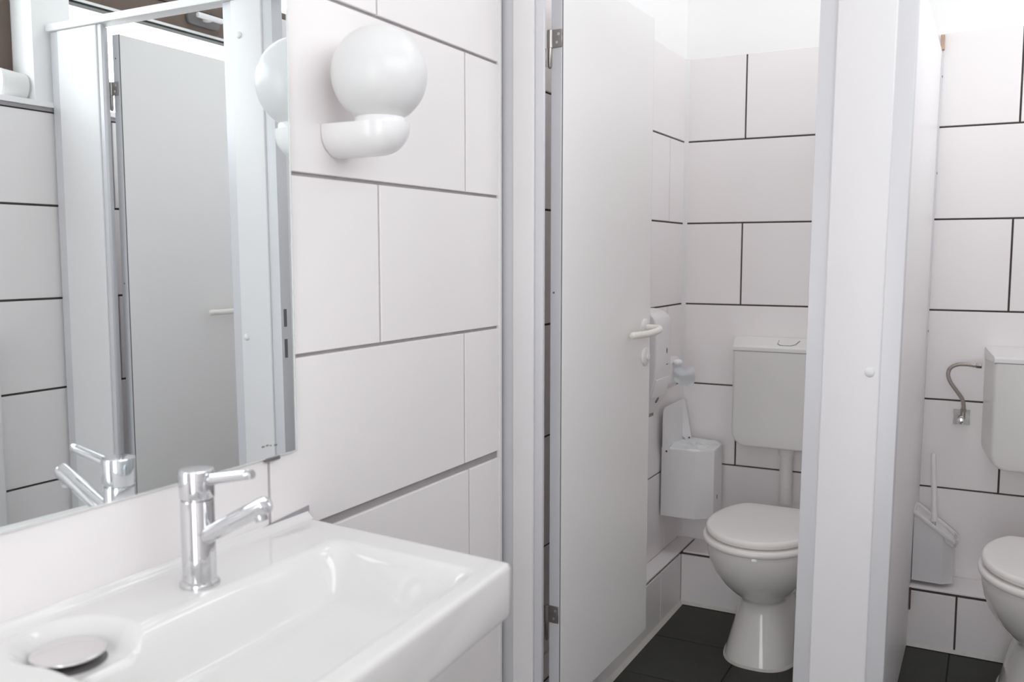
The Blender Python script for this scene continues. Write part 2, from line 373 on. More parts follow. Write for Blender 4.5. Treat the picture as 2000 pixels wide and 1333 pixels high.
pilaster('white laminate pilaster between tiled wall end and the open door', -0.020, 0.1065, 0.030, 0.084, thin=1)
pilaster('white laminate post between both stalls with round screw caps', 0.690, 0.863, 0.7225, 0.830, 0.0105, [(0.811, 1.057), (0.800, 1.868)], [(0.69, 1.113, 0.012, 0.048, YF+0.016), (0.69, 1.030, 0.012, 0.051, YF+0.016)])
pilaster('white laminate pilaster beside the windows, seen in the mirror', 1.358, 1.590, 1.376, 1.552, thin=-1)
bm = B(); box(bm, (-0.002, YF-0.006, 1.963), (1.597, YF+0.046, 1.985), 0.002)
o = tag(obj('head_rail', bm, M_TRIM, smooth=40), 'white rail along the top of the cubicle fronts, in the mirror', 'rail'); origin_to(o, (0.8, YF, 1.963))
# dividing partition between the stalls
t = thing('cubicle_partition', 'white dividing panel behind the post in right stall', 'partition', (0.812, 2.6, 0))
def leanp(bm):
    for v in bm.verts: v.co.x += 0.011*(v.co.z-1.0)
    return bm
bm = B(); prism(bm, [(1.912, 0.0), (3.165, 0.0), (3.172, 0.205), (3.336, 0.205), (3.336, 1.945), (1.912, 1.945)], 0, 0.792, 0.822, 0.0015, 1)
obj('panel', leanp(bm), M_PANEL, t)
bm = B(); box(bm, (0.790, 3.312, 0.205), (0.8265, 3.3385, 1.93), 0.001, 1); ch = obj('wall_channel', leanp(bm), M_ALU, t)
for z in (1.86, 1.55, 1.03):
    bm = B(); cyl(bm, (0.8265+0.011*(z-1), 3.325, z), (1, 0, 0), 0.002, 0.004, 12); obj('screw', bm, M_GREYD, ch)
bm = B(); box(bm, (0.828, 3.318, 1.945), (0.840, 3.338, 1.992), 0.001, 1)
o = tag(obj('wood_shim', bm, M_WOOD), 'small raw wood wedge on top of partition wall channel', 'wedge'); origin_to(o, (0.834, 3.33, 1.945))
bm = B(); box(bm, (0.8145, 3.160, 0.125), (0.8185, 3.1755, 0.196)); obj('rusty_gap_strip', bm, M_RUST, t, label='rust brown gap at the lower rear edge')  # thin rust-coloured strip standing in for the dark rusty gap, no real bracket

# ------------------------------------------------------------------ cubicle doors
def hinge(t, xb, yb, zb, sgn, up):
    """barrel at (xb,yb); leaf on the door edge towards sgn x"""
    bm = B()
    z0, z1 = (zb-0.040, zb) if up else (zb-0.042, zb)
    lathe(bm, (xb, yb, z0), (0, 0, 1), [(0, 0.0062), (0.0005, 0.0068), (z1-z0-0.0005, 0.0068), (z1-z0, 0.0062)], 18)
    lathe(bm, (xb, yb, z0-0.046), (0, 0, 1), [(0, 0.002), (0.004, 0.0052), (0.046, 0.0056)], 18)
    a, b = sorted((xb+sgn*0.006, xb+sgn*0.030)); box(bm, (a, yb-0.001, z0), (b, yb+0.0018, z1), 0.0006, 1)
    a, b = sorted((xb-sgn*0.004, xb-sgn*0.016)); box(bm, (a, yb-0.012, z0-0.044), (b, yb-0.009, z0-0.002), 0.0006, 1)
    h = obj('hinge', bm, M_STEEL, t, smooth=40)
    for q, zz in ((0.022, z1-0.011), (0.018, z0+0.011)):
        bm = B(); lathe(bm, (xb+sgn*q, yb-0.001, zz), (0, -1, 0), [(0, 0.0036), (0.0006, 0.0034), (0.0006, 0.0018), (0.0002, 0.0016)], 14)
        obj('screw', bm, M_CAP, h, smooth=30)
def lever_handle(t, x, y, z, sx_, ly):
    bm = B(); lathe(bm, (x, y, z), (sx_, 0, 0), [(0, 0.0255), (0.006, 0.0255), (0.009, 0.022), (0.0095, 0.010)], 28)
    h = obj('rosette', bm, M_PLAST, t, smooth=40)
    bm = B(); P = spline([(x+sx_*0.006, y, z), (x+sx_*0.034, y, z), (x+sx_*0.048, y+ly*0.008, z-0.001), (x+sx_*0.052, y+ly*0.032, z-0.005), (x+sx_*0.041, y+ly*0.088, z-0.010), (x+sx_*0.023, y+ly*0.150, z-0.011)], 7)
    tube(bm, P, 0.0095, 16); sphere(bm, P[-1], 0.0095, 16, 10); obj('handle', bm, M_CREAM, t, smooth=60, label='cream plastic lever handle')
    bm = B(); lathe(bm, (x, y+0.006, z-0.084), (sx_, 0, 0), [(0, 0.0255), (0.006, 0.0255), (0.009, 0.022), (0.0095, 0.012)], 28)
    k = obj('lock_rosette', bm, M_PLAST, t, smooth=40)
    bm = B(); cyl(bm, (x+sx_*0.008, y+0.006, z-0.084), (sx_, 0, 0), 0.006, 0.010, 20); box(bm, (x+sx_*0.010-0.004, y+0.003, z-0.091), (x+sx_*0.010+0.006, y+0.009, z-0.077), 0.001, 1)
    obj('lock_knob', bm, M_CREAM, k, smooth=40)
# door 1 : hinged on the left pilaster, standing open inwards
t = thing('cubicle_door', 'tall grey white door of the left stall, standing open inwards', 'door', (0.113, 1.925, 0.165), 'cubicle doors')
rot = math.radians(-1.4)
def swing1(bm):
    bmesh.ops.rotate(bm, cent=(0.128, 1.925, 0), matrix=Matrix.Rotation(rot, 3, 'Z'), verts=bm.verts); return bm
bm = B(); box(bm, (0.0985, 1.9285, 0.170), (0.1275, 2.505, 1.943), 0.0008, 1); obj('panel', swing1(bm), M_LAM, t)
bm = B(); box(bm, (0.0985, 1.925, 0.170), (0.1255, 1.9284, 1.943), 0.0008, 1); es = obj('edge_strip', swing1(bm), M_ALU, t)
bm = B(); box(bm, (0.0990, 2.5052, 0.170), (0.1270, 2.5075, 1.943), 0.0006, 1); obj('edge_strip', swing1(bm), M_ALU, t)
bm = B(); box(bm, (0.1256, 1.9262, 0.170), (0.1272, 1.9286, 1.943)); obj('edge_joint', swing1(bm), M_EDGE, t)
bm = B(); cyl(bm, (0.1075, 1.9255, 1.195), (0, -1, 0), 0.0015, 0.0026, 12); obj('screw', bm, M_GREYD, es)
hinge(t, 0.0965, 1.9225, 1.793, 1, True); hinge(t, 0.0945, 1.9225, 0.440, 1, False)
lever_handle(t, 0.1395, 2.460, 1.077, 1, -1)
# door 2 : hinged on the right pilaster, open against the window wall
t = thing('cubicle_door', 'grey white door of the right stall, seen only in the mirror', 'door', (1.366, 1.925, 0.165), 'cubicle doors')
bm = B(); box(bm, (1.3515, 1.9285, 0.170), (1.3800, 2.424, 1.943), 0.0008, 1); obj('panel', bm, M_LAM, t)
bm = B(); box(bm, (1.3535, 1.925, 0.170), (1.3800, 1.9284, 1.943), 0.0008, 1); es = obj('edge_strip', bm, M_ALU, t)
bm = B(); box(bm, (1.3515, 1.9262, 0.170), (1.3534, 1.9286, 1.943)); obj('edge_joint', bm, M_EDGE, t)
for z in (1.873, 1.195):
    bm = B(); cyl(bm, (1.368, 1.9255, z), (0, -1, 0), 0.0015, 0.0026, 12); obj('screw', bm, M_GREYD, es)
hinge(t, 1.3900, 1.9225, 1.804, -1, True); hinge(t, 1.3900, 1.9225, 0.440, -1, False)
lever_handle(t, 1.3505, 2.385, 1.100, -1, -1)

# ------------------------------------------------------------------ mirror
t = thing('wall_mirror', 'large frameless mirror on tiled wall above the basin', 'mirror', (0, 0.70, 0.961))
bm = B(); box(bm, (0.0015, 0.20, 0.9615), (0.0065, 1.1435, 2.05)); obj('glass', bm, M_MIRROR, t)
bm = B(); box(bm, (0.0015, 1.1436, 0.9615), (0.0072, 1.1462, 2.05)); box(bm, (0.0015, 0.20, 0.9592), (0.0068, 1.1462, 0.9614)); obj('polished_edge', bm, M_MEDGE, t)
bm = B(); box(bm, (0.0012, 1.072, 0.9545), (0.009, 1.104, 0.9605), 0.001, 1); obj('mirror_clip', bm, M_GREYD, t)
bm = B()
for a, b, zz in ((1.064, 1.071, 0.9795), (1.074, 1.080, 0.980), (1.083, 1.086, 0.9785), (1.092, 1.099, 0.9775)):
    box(bm, (0.0066, a, zz), (0.0068, b, zz+0.0022))
obj('maker_mark', bm, M_STEEL, t, label='tiny grey print')

# ------------------------------------------------------------------ wash basin (height field on a slightly skewed plan)
ZB = 0.838
def bas(xn, y):
    """plan mapping: x 0..0.418 nominal depth, y"""
    s = xn/0.418; front = 0.418+0.049*(1.137-y)
    yy = y-0.041*s*max(0.0, (y-0.54)/(1.178-0.54)); return s*front, yy
def sstep(a): a = min(1, max(0, a)); return a*a*(3-2*a)
def depth(x, y):
    m = 0.078*sstep((x-0.114)/0.050)*sstep((0.388-x)/0.032)*sstep((1.118-y)/0.060)*sstep((y-0.598)/0.05)
    m *= 1.0-0.14*sstep((y-0.95)/0.2)
    d = math.hypot(x-0.085, y-0.664)
    rr = 0.027*sstep((0.071-d)/0.030)
    ch = 0.027*sstep((x-0.075)/0.03)*sstep((0.20-x)/0.08)*sstep((0.735-y)/0.035)*sstep((y-0.600)/0.024)
    return max(m, rr, ch)
t = thing('wash_basin', 'white porcelain wash basin on the wall below the mirror', 'basin', (0.2, 0.86, ZB-0.08))
bm = B(); nx, ny = 100, 150; xs = [0.004+(0.410-0.004)*i/nx for i in range(nx+1)]; ys = [0.548+(1.170-0.548)*j/ny for j in range(ny+1)]
V = [[bm.verts.new((*bas(x, y), ZB-depth(x, y))) for y in ys] for x in xs]
for i in range(nx):
    for j in range(ny): bm.faces.new((V[i][j], V[i][j+1], V[i+1][j+1], V[i+1][j]))
loop = [(0, j) for j in range(ny+1)]+[(i, ny) for i in range(1, nx+1)]+[(nx, j) for j in range(ny-1, -1, -1)]+[(i, 0) for i in range(nx-1, 0, -1)]
def off(i, j, o, dz):
    dx = -1 if i == 0 else (1 if i == nx else 0); dy = -1 if j == 0 else (1 if j == ny else 0)
    k = 0.7071 if dx and dy else 1.0
    x = xs[i]+dx*o*k; y = ys[j]+dy*o*k
    if o < 0: x = min(max(xs[i], xs[0]-o), xs[-1]+o); y = min(max(ys[j], ys[0]-o), ys[-1]+o)
    p = bas(max(x, 0.003), y); return (p[0], p[1], ZB+dz)
prev = [V[i][j] for i, j in loop]
for o_, dz in ((0.0035, -0.0008), (0.006, -0.0028), (0.0075, -0.006), (0.008, -0.010), (0.008, -0.072), (0.006, -0.078), (0.0, -0.080), (-0.13, -0.080), (-0.15, -0.125)):
    cur = [bm.verts.new(off(i, j, o_, dz)) for i, j in loop]; n = len(loop)
    for k in range(n): bm.faces.new((prev[k], prev[(k+1) % n], cur[(k+1) % n], cur[k]))
    prev = cur
bm.faces.new(prev)
obj('basin_body', bm, M_PORC, t, smooth=50)
bm = B(); lathe(bm, (0.083, 0.660, ZB-0.0275), (0, 0, 1), [(0, 0.041), (0.001, 0.042), (0.0015, 0.040)], 40); dr = obj('drain_hole', bm, M_GREYD, t, smooth=40)
bm = B(); lathe(bm, (0.083, 0.660, ZB-0.0265), (0, 0, 1), [(0, 0.012), (0.008, 0.012), (0.008, 0.037), (0.0095, 0.0405), (0.0112, 0.0415), (0.0128, 0.0408), (0.0136, 0.038), (0.0140, 0.02)], 48)
obj('drain_cap', bm, M_CAP, dr, smooth=40, label='round satin metal drain cap')
bm = B(); prism(bm, [(1.178, 0.8375), (0.56, 0.8375), (0.56, 0.8455), (1.05, 0.848), (1.178, 0.8585)], 0, 0.0006, 0.0022)
obj('sealant_strip', bm, M_SEALG, wall_left, label='grey sealant strip along the wall')
bm = B(); prism(bm, [(0.0004, 0.8375), (0.0135, 0.8375), (0.0135, 0.8381), (0.0100, 0.8395), (0.0065, 0.8425), (0.0034, 0.8465), (0.0018, 0.8500), (0.0004, 0.8505)], 1, 0.56, 1.1755); obj('sealant_bead', bm, M_PORC, wall_left, smooth=50)

# ------------------------------------------------------------------ faucet
FX, FY = 0.083, 0.860
t = thing('faucet', 'chrome single-lever faucet standing on the basin deck', 'faucet', (FX, FY, ZB))
bm = B(); lathe(bm, (FX, FY, ZB), (0, 0, 1), [(0, 0.0265), (0.004, 0.0268), (0.0065, 0.0255), (0.008, 0.0225), (0.010, 0.0222), (0.117, 0.0222), (0.119, 0.0215)], 48)
body = obj('body', bm, M_CHROME, t, smooth=35)
bm = B(); lathe(bm, (FX, FY, ZB+0.1195), (0, 0, 1), [(0, 0.0205), (0.0015, 0.0205), (0.002, 0.0228), (0.003, 0.0232), (0.038, 0.0232), (0.0395, 0.0225), (0.040, 0.020)], 48)
cap = obj('cap', bm, M_CHROME, t, smooth=35)
bm = B(); lathe(bm, (FX+0.019, FY+0.001, ZB+0.147), Vector((0.080, 0.0, 0.0165)), [(0, 0.0080), (0.070, 0.0070), (0.0805, 0.0068), (0.0825, 0.0056)], 24); obj('lever', bm, M_CHROME, cap, smooth=35)
bm = B(); sd = Vector((0.113, -0.002, 0.060)).normalized(); s0 = Vector((FX+0.008, FY, ZB+0.066))
lathe(bm, s0, sd, [(0, 0.0118), (0.129, 0.0118), (0.1315, 0.0110), (0.132, 0.0085)], 32)
sp = obj('spout', bm, M_CHROME, t, smooth=35)
ae = s0+sd*0.117; bm = B(); lathe(bm, ae, Vector((0.30, 0, -0.954)), [(0.004, 0.0085), (0.0155, 0.0085), (0.017, 0.0078), (0.017, 0.005), (0.0145, 0.0045)], 24); obj('aerator', bm, M_CHROME, sp, smooth=35)

# ------------------------------------------------------------------ wall lamp
LX, LY = 0.090, 1.275
t = thing('wall_lamp', 'white wall lamp with an opal glass globe on tiles', 'lamp', (0.0, LY, 1.503))
bm = B(); sec = []
for k in range(25):
    a = PI*k/24; sec.append((-math.cos(a)*0.047, -0.010-math.sin(a)**0.9*0.045))
sec = [(-0.047, 0.0)]+sec+[(0.047, 0.0)]
rs = []
for x, s in [(0.001, 0.97), (0.003, 1.0), (0.045, 0.985), (LX, 0.97)]+[(LX+0.052*math.sin(PI/2*q/12), 0.97*math.cos(PI/2*q/12)) for q in range(1, 12)]+[(LX+0.052, 0.03)]:
    rs.append([Vector((x, LY+a*s, 1.503+b*s)) for a, b in sec])
rings(bm, rs); obj('base', bm, M_LAMPB, t, smooth=40)
bm = B(); lathe(bm, (LX, LY, 1.500), (0, 0, 1), [(0, 0.0435), (0.011, 0.0435), (0.0135, 0.0415), (0.0135, 0.03)], 40); obj('collar', bm, M_LAMPB, t, smooth=40)
bm = B(); R = 0.0805; cz = 1.512+0.0715; a0 = math.asin(-0.0715/R)
lathe(bm, (LX, LY, cz), (0, 0, 1), [(R*math.sin(a), R*math.cos(a)) for a in [a0+(PI/2-0.01-a0)*q/36 for q in range(37)]], 56); obj('globe', bm, M_GLOBE, t, smooth=60)

# ------------------------------------------------------------------ toilets
def egg(yf, yb, hw, z, cx, split=0.45, p=2.0, n=56, flat=None):
    yc = yf+(yb-yf)*split; out = []
    for k in range(n):
        a = 2*PI*k/n; c, s = math.cos(a), math.sin(a)
        x = math.copysign(abs(s)**(2/p), s)*hw; y = yc-math.copysign(abs(c)**(2/p), c)*((yc-yf) if c > 0 else (yb-yc))
        if flat: y = min(y, flat)
        out.append(Vector((cx+x, y, z)))
    return out
def make_toilet(cx, label):
    t = thing('toilet', label, 'toilet', (cx, 2.95, 0), 'toilets in the two stalls')
    bm = B(); L = [(0.0, 2.758, 3.15, 0.108, 2.6), (0.006, 2.750, 3.155, 0.113, 2.6), (0.02, 2.753, 3.15, 0.111, 2.6), (0.06, 2.770, 3.14, 0.102, 2.5), (0.11, 2.790, 3.13, 0.090, 2.4), (0.155, 2.805, 3.12, 0.080, 2.3), (0.182, 2.808, 3.12, 0.0775, 2.2), (0.193, 2.800, 3.12, 0.080, 2.1),
         (0.205, 2.780, 3.125, 0.090, 2.0), (0.225, 2.745, 3.13, 0.108, 2.0), (0.255, 2.707, 3.135, 0.129, 2.0), (0.29, 2.676, 3.14, 0.148, 2.0), (0.325, 2.655, 3.14, 0.160, 2.0), (0.355, 2.644, 3.14, 0.166, 2.0), (0.378, 2.640, 3.14, 0.168, 2.0), (0.388, 2.643, 3.138, 0.166, 2.0), (0.391, 2.652, 3.13, 0.157, 2.0)]
    rings(bm, [egg(yf, yb, hw, z, cx, 0.43, p) for z, yf, yb, hw, p in L]); bowl = obj('bowl', bm, M_PORCW, t, smooth=50)
    bm = B(); rings(bm, [egg(2.756-q, 3.157, 0.107+q, z, cx, 0.43, 2.6) for z, q in ((0.0, 0.012), (0.004, 0.011), (0.008, 0.004))]); obj('floor_seal', bm, M_SEAL, bowl, smooth=60)
    def slab(z0, z1, yf, yb, hw, flat, rr, dome=0):
        bm = B(); rs = []
        for z, i in ((z0, rr*0.8), (z0+rr*0.4, rr*0.2), (z0+rr, 0), (z1-rr, 0), (z1-rr*0.4, rr*0.2), (z1-rr*0.08, rr*0.65), (z1, rr*1.3), (z1+dome*0.6, 0.05), (z1+dome, 0.10)):
            rs.append(egg(yf+i, yb-i, hw-i, z, cx, 0.46, 2.05, flat=flat-i))
        return rings(bm, rs)
    obj('seat', slab(0.3935, 0.4145, 2.618, 3.12, 0.178, 3.068, 0.009), M_SEAT, t, smooth=45)
    ld = obj('lid', slab(0.4185, 0.4415, 2.630, 3.12, 0.170, 3.072, 0.010, 0.003), M_SEAT, t, smooth=45)
    for s in (-1, 1):
        bm = B(); cyl(bm, (cx+s*0.075-0.018, 3.085, 0.412), (1, 0, 0), 0.036, 0.010, 18); obj('hinge_cap', bm, M_SEAT, ld, smooth=40)
    for x_, y_ in ((-0.02, 2.648), (0.10, 2.70), (-0.11, 2.72)):
        bm = B(); box(bm, (cx+x_-0.014, y_, 0.3875), (cx+x_+0.014, y_+0.012, 0.396), 0.002, 1); obj('buffer', bm, M_SEAT, t)
    return t
make_toilet(0.402, 'white toilet with closed lid in the left stall')
make_toilet(1.187, 'white toilet with closed lid in the right stall')
def make_cistern(cx, label, bw=0.205, fw=0.176, z0=0.605, zs=0.945, zt=0.987, yf=3.198):
    t = thing('cistern', label, 'cistern', (cx, 3.27, z0), 'cisterns on the back wall')
    bm = B(); rs = []
    nr = 8
    def sec(y, hw, zb, rr, zt_):
        pts = [(cx+hw, zt_), (cx-hw, zt_)]
        for k in range(nr+1):
            a = PI+0.5*PI*k/nr; pts.append((cx-hw+rr+math.cos(a)*rr, zb+rr+math.sin(a)*rr))
        for k in range(nr+1):
            a = 1.5*PI+0.5*PI*k/nr; pts.append((cx+hw-rr+math.cos(a)*rr, zb+rr+math.sin(a)*rr))
        return [Vector((a, y, b)) for a, b in pts]
    rs = [sec(YB-0.001, bw, z0+0.012, 0.055, zs), sec(YB-0.02, bw-0.003, z0+0.010, 0.055, zs), sec(yf+0.016, fw+0.004, z0+0.002, 0.05, zs), sec(yf+0.006, fw, z0+0.001, 0.048, zs), sec(yf+0.0015, fw-0.004, z0+0.004, 0.045, zs), sec(yf, fw-0.010, z0+0.009, 0.042, zs)]
    rings(bm, rs); obj('tank', bm, M_CIST, t, smooth=40)
    bm = B(); prism(bm, [(YB-0.002, zs-0.002), (yf+0.004, zs-0.002), (yf+0.004, zs+0.001), (YB-0.002, zs+0.001)], 0, cx-fw, cx+fw); obj('seam', bm, M_LINE, t)
    bm = B(); prof = [(YB-0.001, zs+0.001), (yf+0.002, zs+0.001), (yf-0.001, zs+0.004), (yf-0.001, zs+0.015), (yf+0.003, zs+0.020), (yf+0.010, zs+0.023), (YB-0.025, zt-0.002), (YB-0.012, zt), (YB-0.001, zt)]
    n0 = len(prof); L = []
    for s, k in ((-1, 1.0), (-1, 0.982), (1, 0.982), (1, 1.0)):
        row = []
        for y, z in prof:
            hw = (fw+(bw-fw)*(y-yf)/(YB-yf)); zz = z if k < 1 else zs+0.001+(z-zs-0.001)*0.90
            row.append(Vector((cx+s*(hw*k+(0.002 if k == 1 else 0)), y, zz)))
        L.append(row)
    rings(bm, L); obj('tank_lid', bm, M_CISTL, t, smooth=35)
    # flush button lying in the sloping lid front
    def onlid(x, y): return Vector((x, y, zs+0.023+(zt-0.002-zs-0.023)*(y-yf-0.010)/(YB-0.025-yf-0.010)))
    o2 = [(-0.034, 3.285), (-0.030, 3.235), (-0.018, 3.216), (0.018, 3.216), (0.030, 3.235), (0.034, 3.285)]
    bm = B(); up = Vector((0, -0.16, 0.98))
    rings(bm, [[onlid(cx+a*1.07, 3.25+(b-3.25)*1.07)+up*0.0004 for a, b in o2], [onlid(cx+a*1.07, 3.25+(b-3.25)*1.07)+up*0.0009 for a, b in o2]]); sm = obj('button_seam', bm, M_LINE, t)
    bm = B(); rings(bm, [[onlid(cx+a, b)+up*0.0003 for a, b in o2], [onlid(cx+a, b)+up*0.0020 for a, b in o2], [onlid(cx+a*0.95, 3.25+(b-3.25)*0.95)+up*0.0028 for a, b in o2]]); obj('flush_button', bm, M_CISTL, sm)
    bm = B(); lathe(bm, (cx, 3.285, 0.395), (0, 0, 1), [(0, 0.0225), (z0-0.395-0.035, 0.0225)], 28); pp = obj('flush_pipe', bm, M_CIST, t, smooth=40)
    bm = B(); lathe(bm, (cx, 3.285, z0-0.037), (0, 0, 1), [(0, 0.025), (0.003, 0.028), (0.039, 0.029)], 28); obj('pipe_nut', bm, M_CIST, pp, smooth=40)
    return t
make_cistern(0.386, 'white plastic cistern on the wall above left toilet')
make_cistern(1.205, 'white plastic cistern joined to braided hose above right toilet')

# ------------------------------------------------------------------ stop valve and hose in the right stall
t = thing('stop_valve', 'small chrome stop valve with square plate on tiles', 'valve', (0.939, YB, 0.747))
bm = B()
q = 0.026
P = []
for k in range(4):
    a = PI/4+k*PI/2; b = a+PI/2
    P.append((0.939+math.cos(a)*q*1.36, 0.747+math.sin(a)*q*1.36)); m_ = a+PI/4; P.append((0.939+math.cos(m_)*q*0.88, 0.747+math.sin(m_)*q*0.88))
prism(bm, P, 1, YB-0.005, YB-0.0005, 0.0008, 1); pt = obj('cover_plate', bm, M_PLATE, t)
bm = B(); cyl(bm, (0.939, YB-0.030, 0.744), (0, 1, 0), 0.026, 0.010, 20); lathe(bm, (0.943, YB-0.022, 0.744), (0, 0, 1), [(0, 0.007), (0.022, 0.007)], 14); obj('valve_body', bm, M_STEEL, t, smooth=35)
bm = B(); lathe(bm, (0.938, YB-0.030, 0.740), (0, -1, 0), [(0, 0.011), (0.014, 0.012), (0.018, 0.010), (0.019, 0.006)], 20); obj('valve_knob', bm, M_CHROME, t, smooth=35)
hp = [(0.944, YB-0.022, 0.764), (0.944, YB-0.024, 0.785), (0.939, YB-0.028, 0.810), (0.921, YB-0.036, 0.838), (0.903, YB-0.042, 0.865), (0.8945, YB-0.044, 0.890), (0.900, YB-0.045, 0.912), (0.920, YB-0.045, 0.925), (0.946, YB-0.046, 0.9275), (0.975, YB-0.047, 0.925)]
bm = B(); tube(bm, spline(hp, 8), 0.0062, 16)
t = tag(obj('supply_hose', bm, M_HOSE, smooth=60), 'braided steel hose curving from stop valve to right cistern', 'hose'); origin_to(t, hp[0])
def child_of_mesh(name, bm, m, par, sm=35):
    return obj(name, bm, m, par, smooth=sm)
bm = B(); lathe(bm, (0.944, YB-0.022, 0.7665), (0, 0, 1), [(0, 0.0095), (0.001, 0.010), (0.010, 0.010), (0.011, 0.0075), (0.018, 0.0072)], 6); child_of_mesh('nut', bm, M_STEEL, t, 20)
bm = B(); lathe(bm, (0.963, YB-0.047, 0.9265), (1, 0, -0.02), [(0, 0.0066), (0.012, 0.0066), (0.0125, 0.0088), (0.014, 0.0094), (0.028, 0.0094), (0.029, 0.0085)], 6); child_of_mesh('nut', bm, M_STEEL, t, 20)

# ------------------------------------------------------------------ toilet brush and its holder
t = thing('brush_holder', 'white slant-topped toilet brush holder on right stall partition', 'holder', (0.88, 3.24, 0.207))
plan = [(0.8165, 3.20), (0.905, 3.196), (0.937, 3.222), (0.937, 3.285), (0.905, 3.312), (0.8165, 3.312)]
bm = B(); cxr_ = 0.88
def zt_(x): return 0.442-0.72*(x-0.8165)
rings(bm, [[Vector((x, y, 0.214)) for x, y in plan], [Vector((x, y, zt_(x))) for x, y in plan]], True, False)
rings(bm, [[Vector((cxr_+(x-cxr_)*0.96, 3.255+(y-3.255)*0.96, zt_(x)-q)) for x, y in plan] for q in (0.0, 0.035)], False, True); obj('container', bm, M_HOLD, t)
rim = [(0.8145, 3.194), (0.905, 3.192), (0.940, 3.205), (0.950, 3.232), (0.950, 3.275), (0.940, 3.303), (0.905, 3.316), (0.8145, 3.316)]
cxr, cyr = 0.88, 3.255
def rr_(k, dz): return [Vector((cxr+(x-cxr)*k, cyr+(y-cyr)*k, zt_(cxr+(x-cxr)*k)+dz)) for x, y in rim]
bm = B(); rings(bm, [rr_(0.985, -0.004), rr_(1.0, 0.0), rr_(1.0, 0.007), rr_(0.985, 0.010), rr_(0.95, 0.009), rr_(0.925, 0.004), rr_(0.90, -0.020)], True, False); obj('rim', bm, M_PLAST, t, smooth=30)
bx, by = 0.8755, 3.252
t = thing('toilet_brush', 'slim white brush handle rising from the slanted holder', 'brush', (bx, by, 0.30))
bm = B(); lathe(bm, (bx, by, 0.405), (-0.055, 0.03, 1), [(0, 0.0085), (0.002, 0.0098), (0.008, 0.0098), (0.010, 0.0088), (0.21, 0.0086), (0.223, 0.0070), (0.227, 0.003)], 20); hd = obj('handle', bm, M_PLAST, t, smooth=40)
bm = B(); lathe(bm, (bx, by, 0.345), (0, 0, 1), [(0, 0.0055), (0.062, 0.0055)], 14); obj('shaft', bm, M_CAP, t, smooth=40)
tip = Vector((bx, by, 0.405))+Vector((-0.055, 0.03, 1)).normalized()*0.221
bm = B(); cyl(bm, tip+Vector((0, -0.0075, -0.004)), (0, 1, 0), 0.002, 0.0028, 12); obj('hang_hole', bm, M_STEEL, hd)

# ------------------------------------------------------------------ sanitary bin in the left stall
t = thing('sanitary_bin', 'white metal bin with open lid on the left stall wall', 'bin', (0.08, 3.19, 0.352))
plan = [(-0.0155, 3.098), (0.108, 3.098), (0.163, 3.148), (0.163, 3.255), (0.118, 3.312), (-0.0155, 3.312)]
bz0, bz1 = 0.345, 0.590
bm = B(); rings(bm, [[Vector((x, y, z)) for x, y in plan] for z in (bz0, bz1)], True, False)
rings(bm, [[Vector((0.075+(x-0.075)*0.97, 3.205+(y-3.205)*0.97, z)) for x, y in plan] for z in (bz1, bz0+0.2)], False, False)
body = obj('container', bm, M_BIN, t)
bm = B(); box(bm, (0.1625, 3.190, 0.405), (0.1642, 3.197, 0.420)); obj('slot', bm, M_GREYD, body)
random.seed(9); bm = B(); L = []; n = 48
def along(pl_, n):
    pts = [Vector((a, b, 0)) for a, b in pl_]; seg = [(pts[i], pts[(i+1) % len(pts)]) for i in range(len(pts))]; T = sum((b-a).length for a, b in seg); out = []
    for k in range(n):
        d = T*k/n
        for a, b in seg:
            if d <= (b-a).length: out.append(a+(b-a)*(d/(b-a).length)); break
            d -= (b-a).length
    return out
base = along(plan, n); cc = Vector((0.078, 3.20, 0))
for s, z, jit in ((0.975, bz1-0.010, 0.001), (1.008, bz1+0.001, 0.0015), (1.006, bz1+0.003, 0.0015), (0.97, bz1+0.005, 0.002), (0.93, bz1+0.002, 0.004), (0.72, bz1+0.003, 0.006), (0.45, bz1-0.004, 0.007), (0.2, bz1+0.002, 0.004)):
    ph = random.random()*6
    L.append([Vector((max(-0.016, cc.x+(p.x-cc.x)*s), cc.y+(p.y-cc.y)*s, z+jit*math.sin(k*1.13+ph)+jit*0.8*math.sin(k*0.51+ph*2))) for k, p in enumerate(base)])
rings(bm, L, False, True); obj('bin_liner', bm, M_BAG, t, smooth=60, label='crumpled white plastic liner')
def lean(bm, a=math.radians(-2)):
    return bm
bm = B(); prism(bm, rrect(3.072, 3.300, bz1+0.001, 0.742, [0.0, 0.0, 0.008, 0.026]), 0, -0.004, -0.0005, 0.0008, 1)
lid = obj('lid', bm, M_BIN, t, smooth=30)
bm = B(); prism(bm, [(-0.004, 0.605), (0.030, 0.575), (0.034, 0.600), (0.006, 0.742), (-0.004, 0.742)], 1, 3.297, 3.3005); obj('lid_flange', bm, M_BIN, lid); bm = B(); prism(bm, [(-0.004, 0.575), (0.022, 0.575), (0.022, 0.600), (-0.0005, 0.690), (-0.004, 0.690)], 1, 3.0705, 3.0735)
obj('lid_flange', bm, M_BIN, lid)
for p in ((0.012, 3.0700, 0.588), (0.026, 3.2965, 0.598)):
    bm = B(); cyl(bm, p, (0, -1, 0), 0.002, 0.0035, 12); obj('rivet', bm, M_DARK, lid)

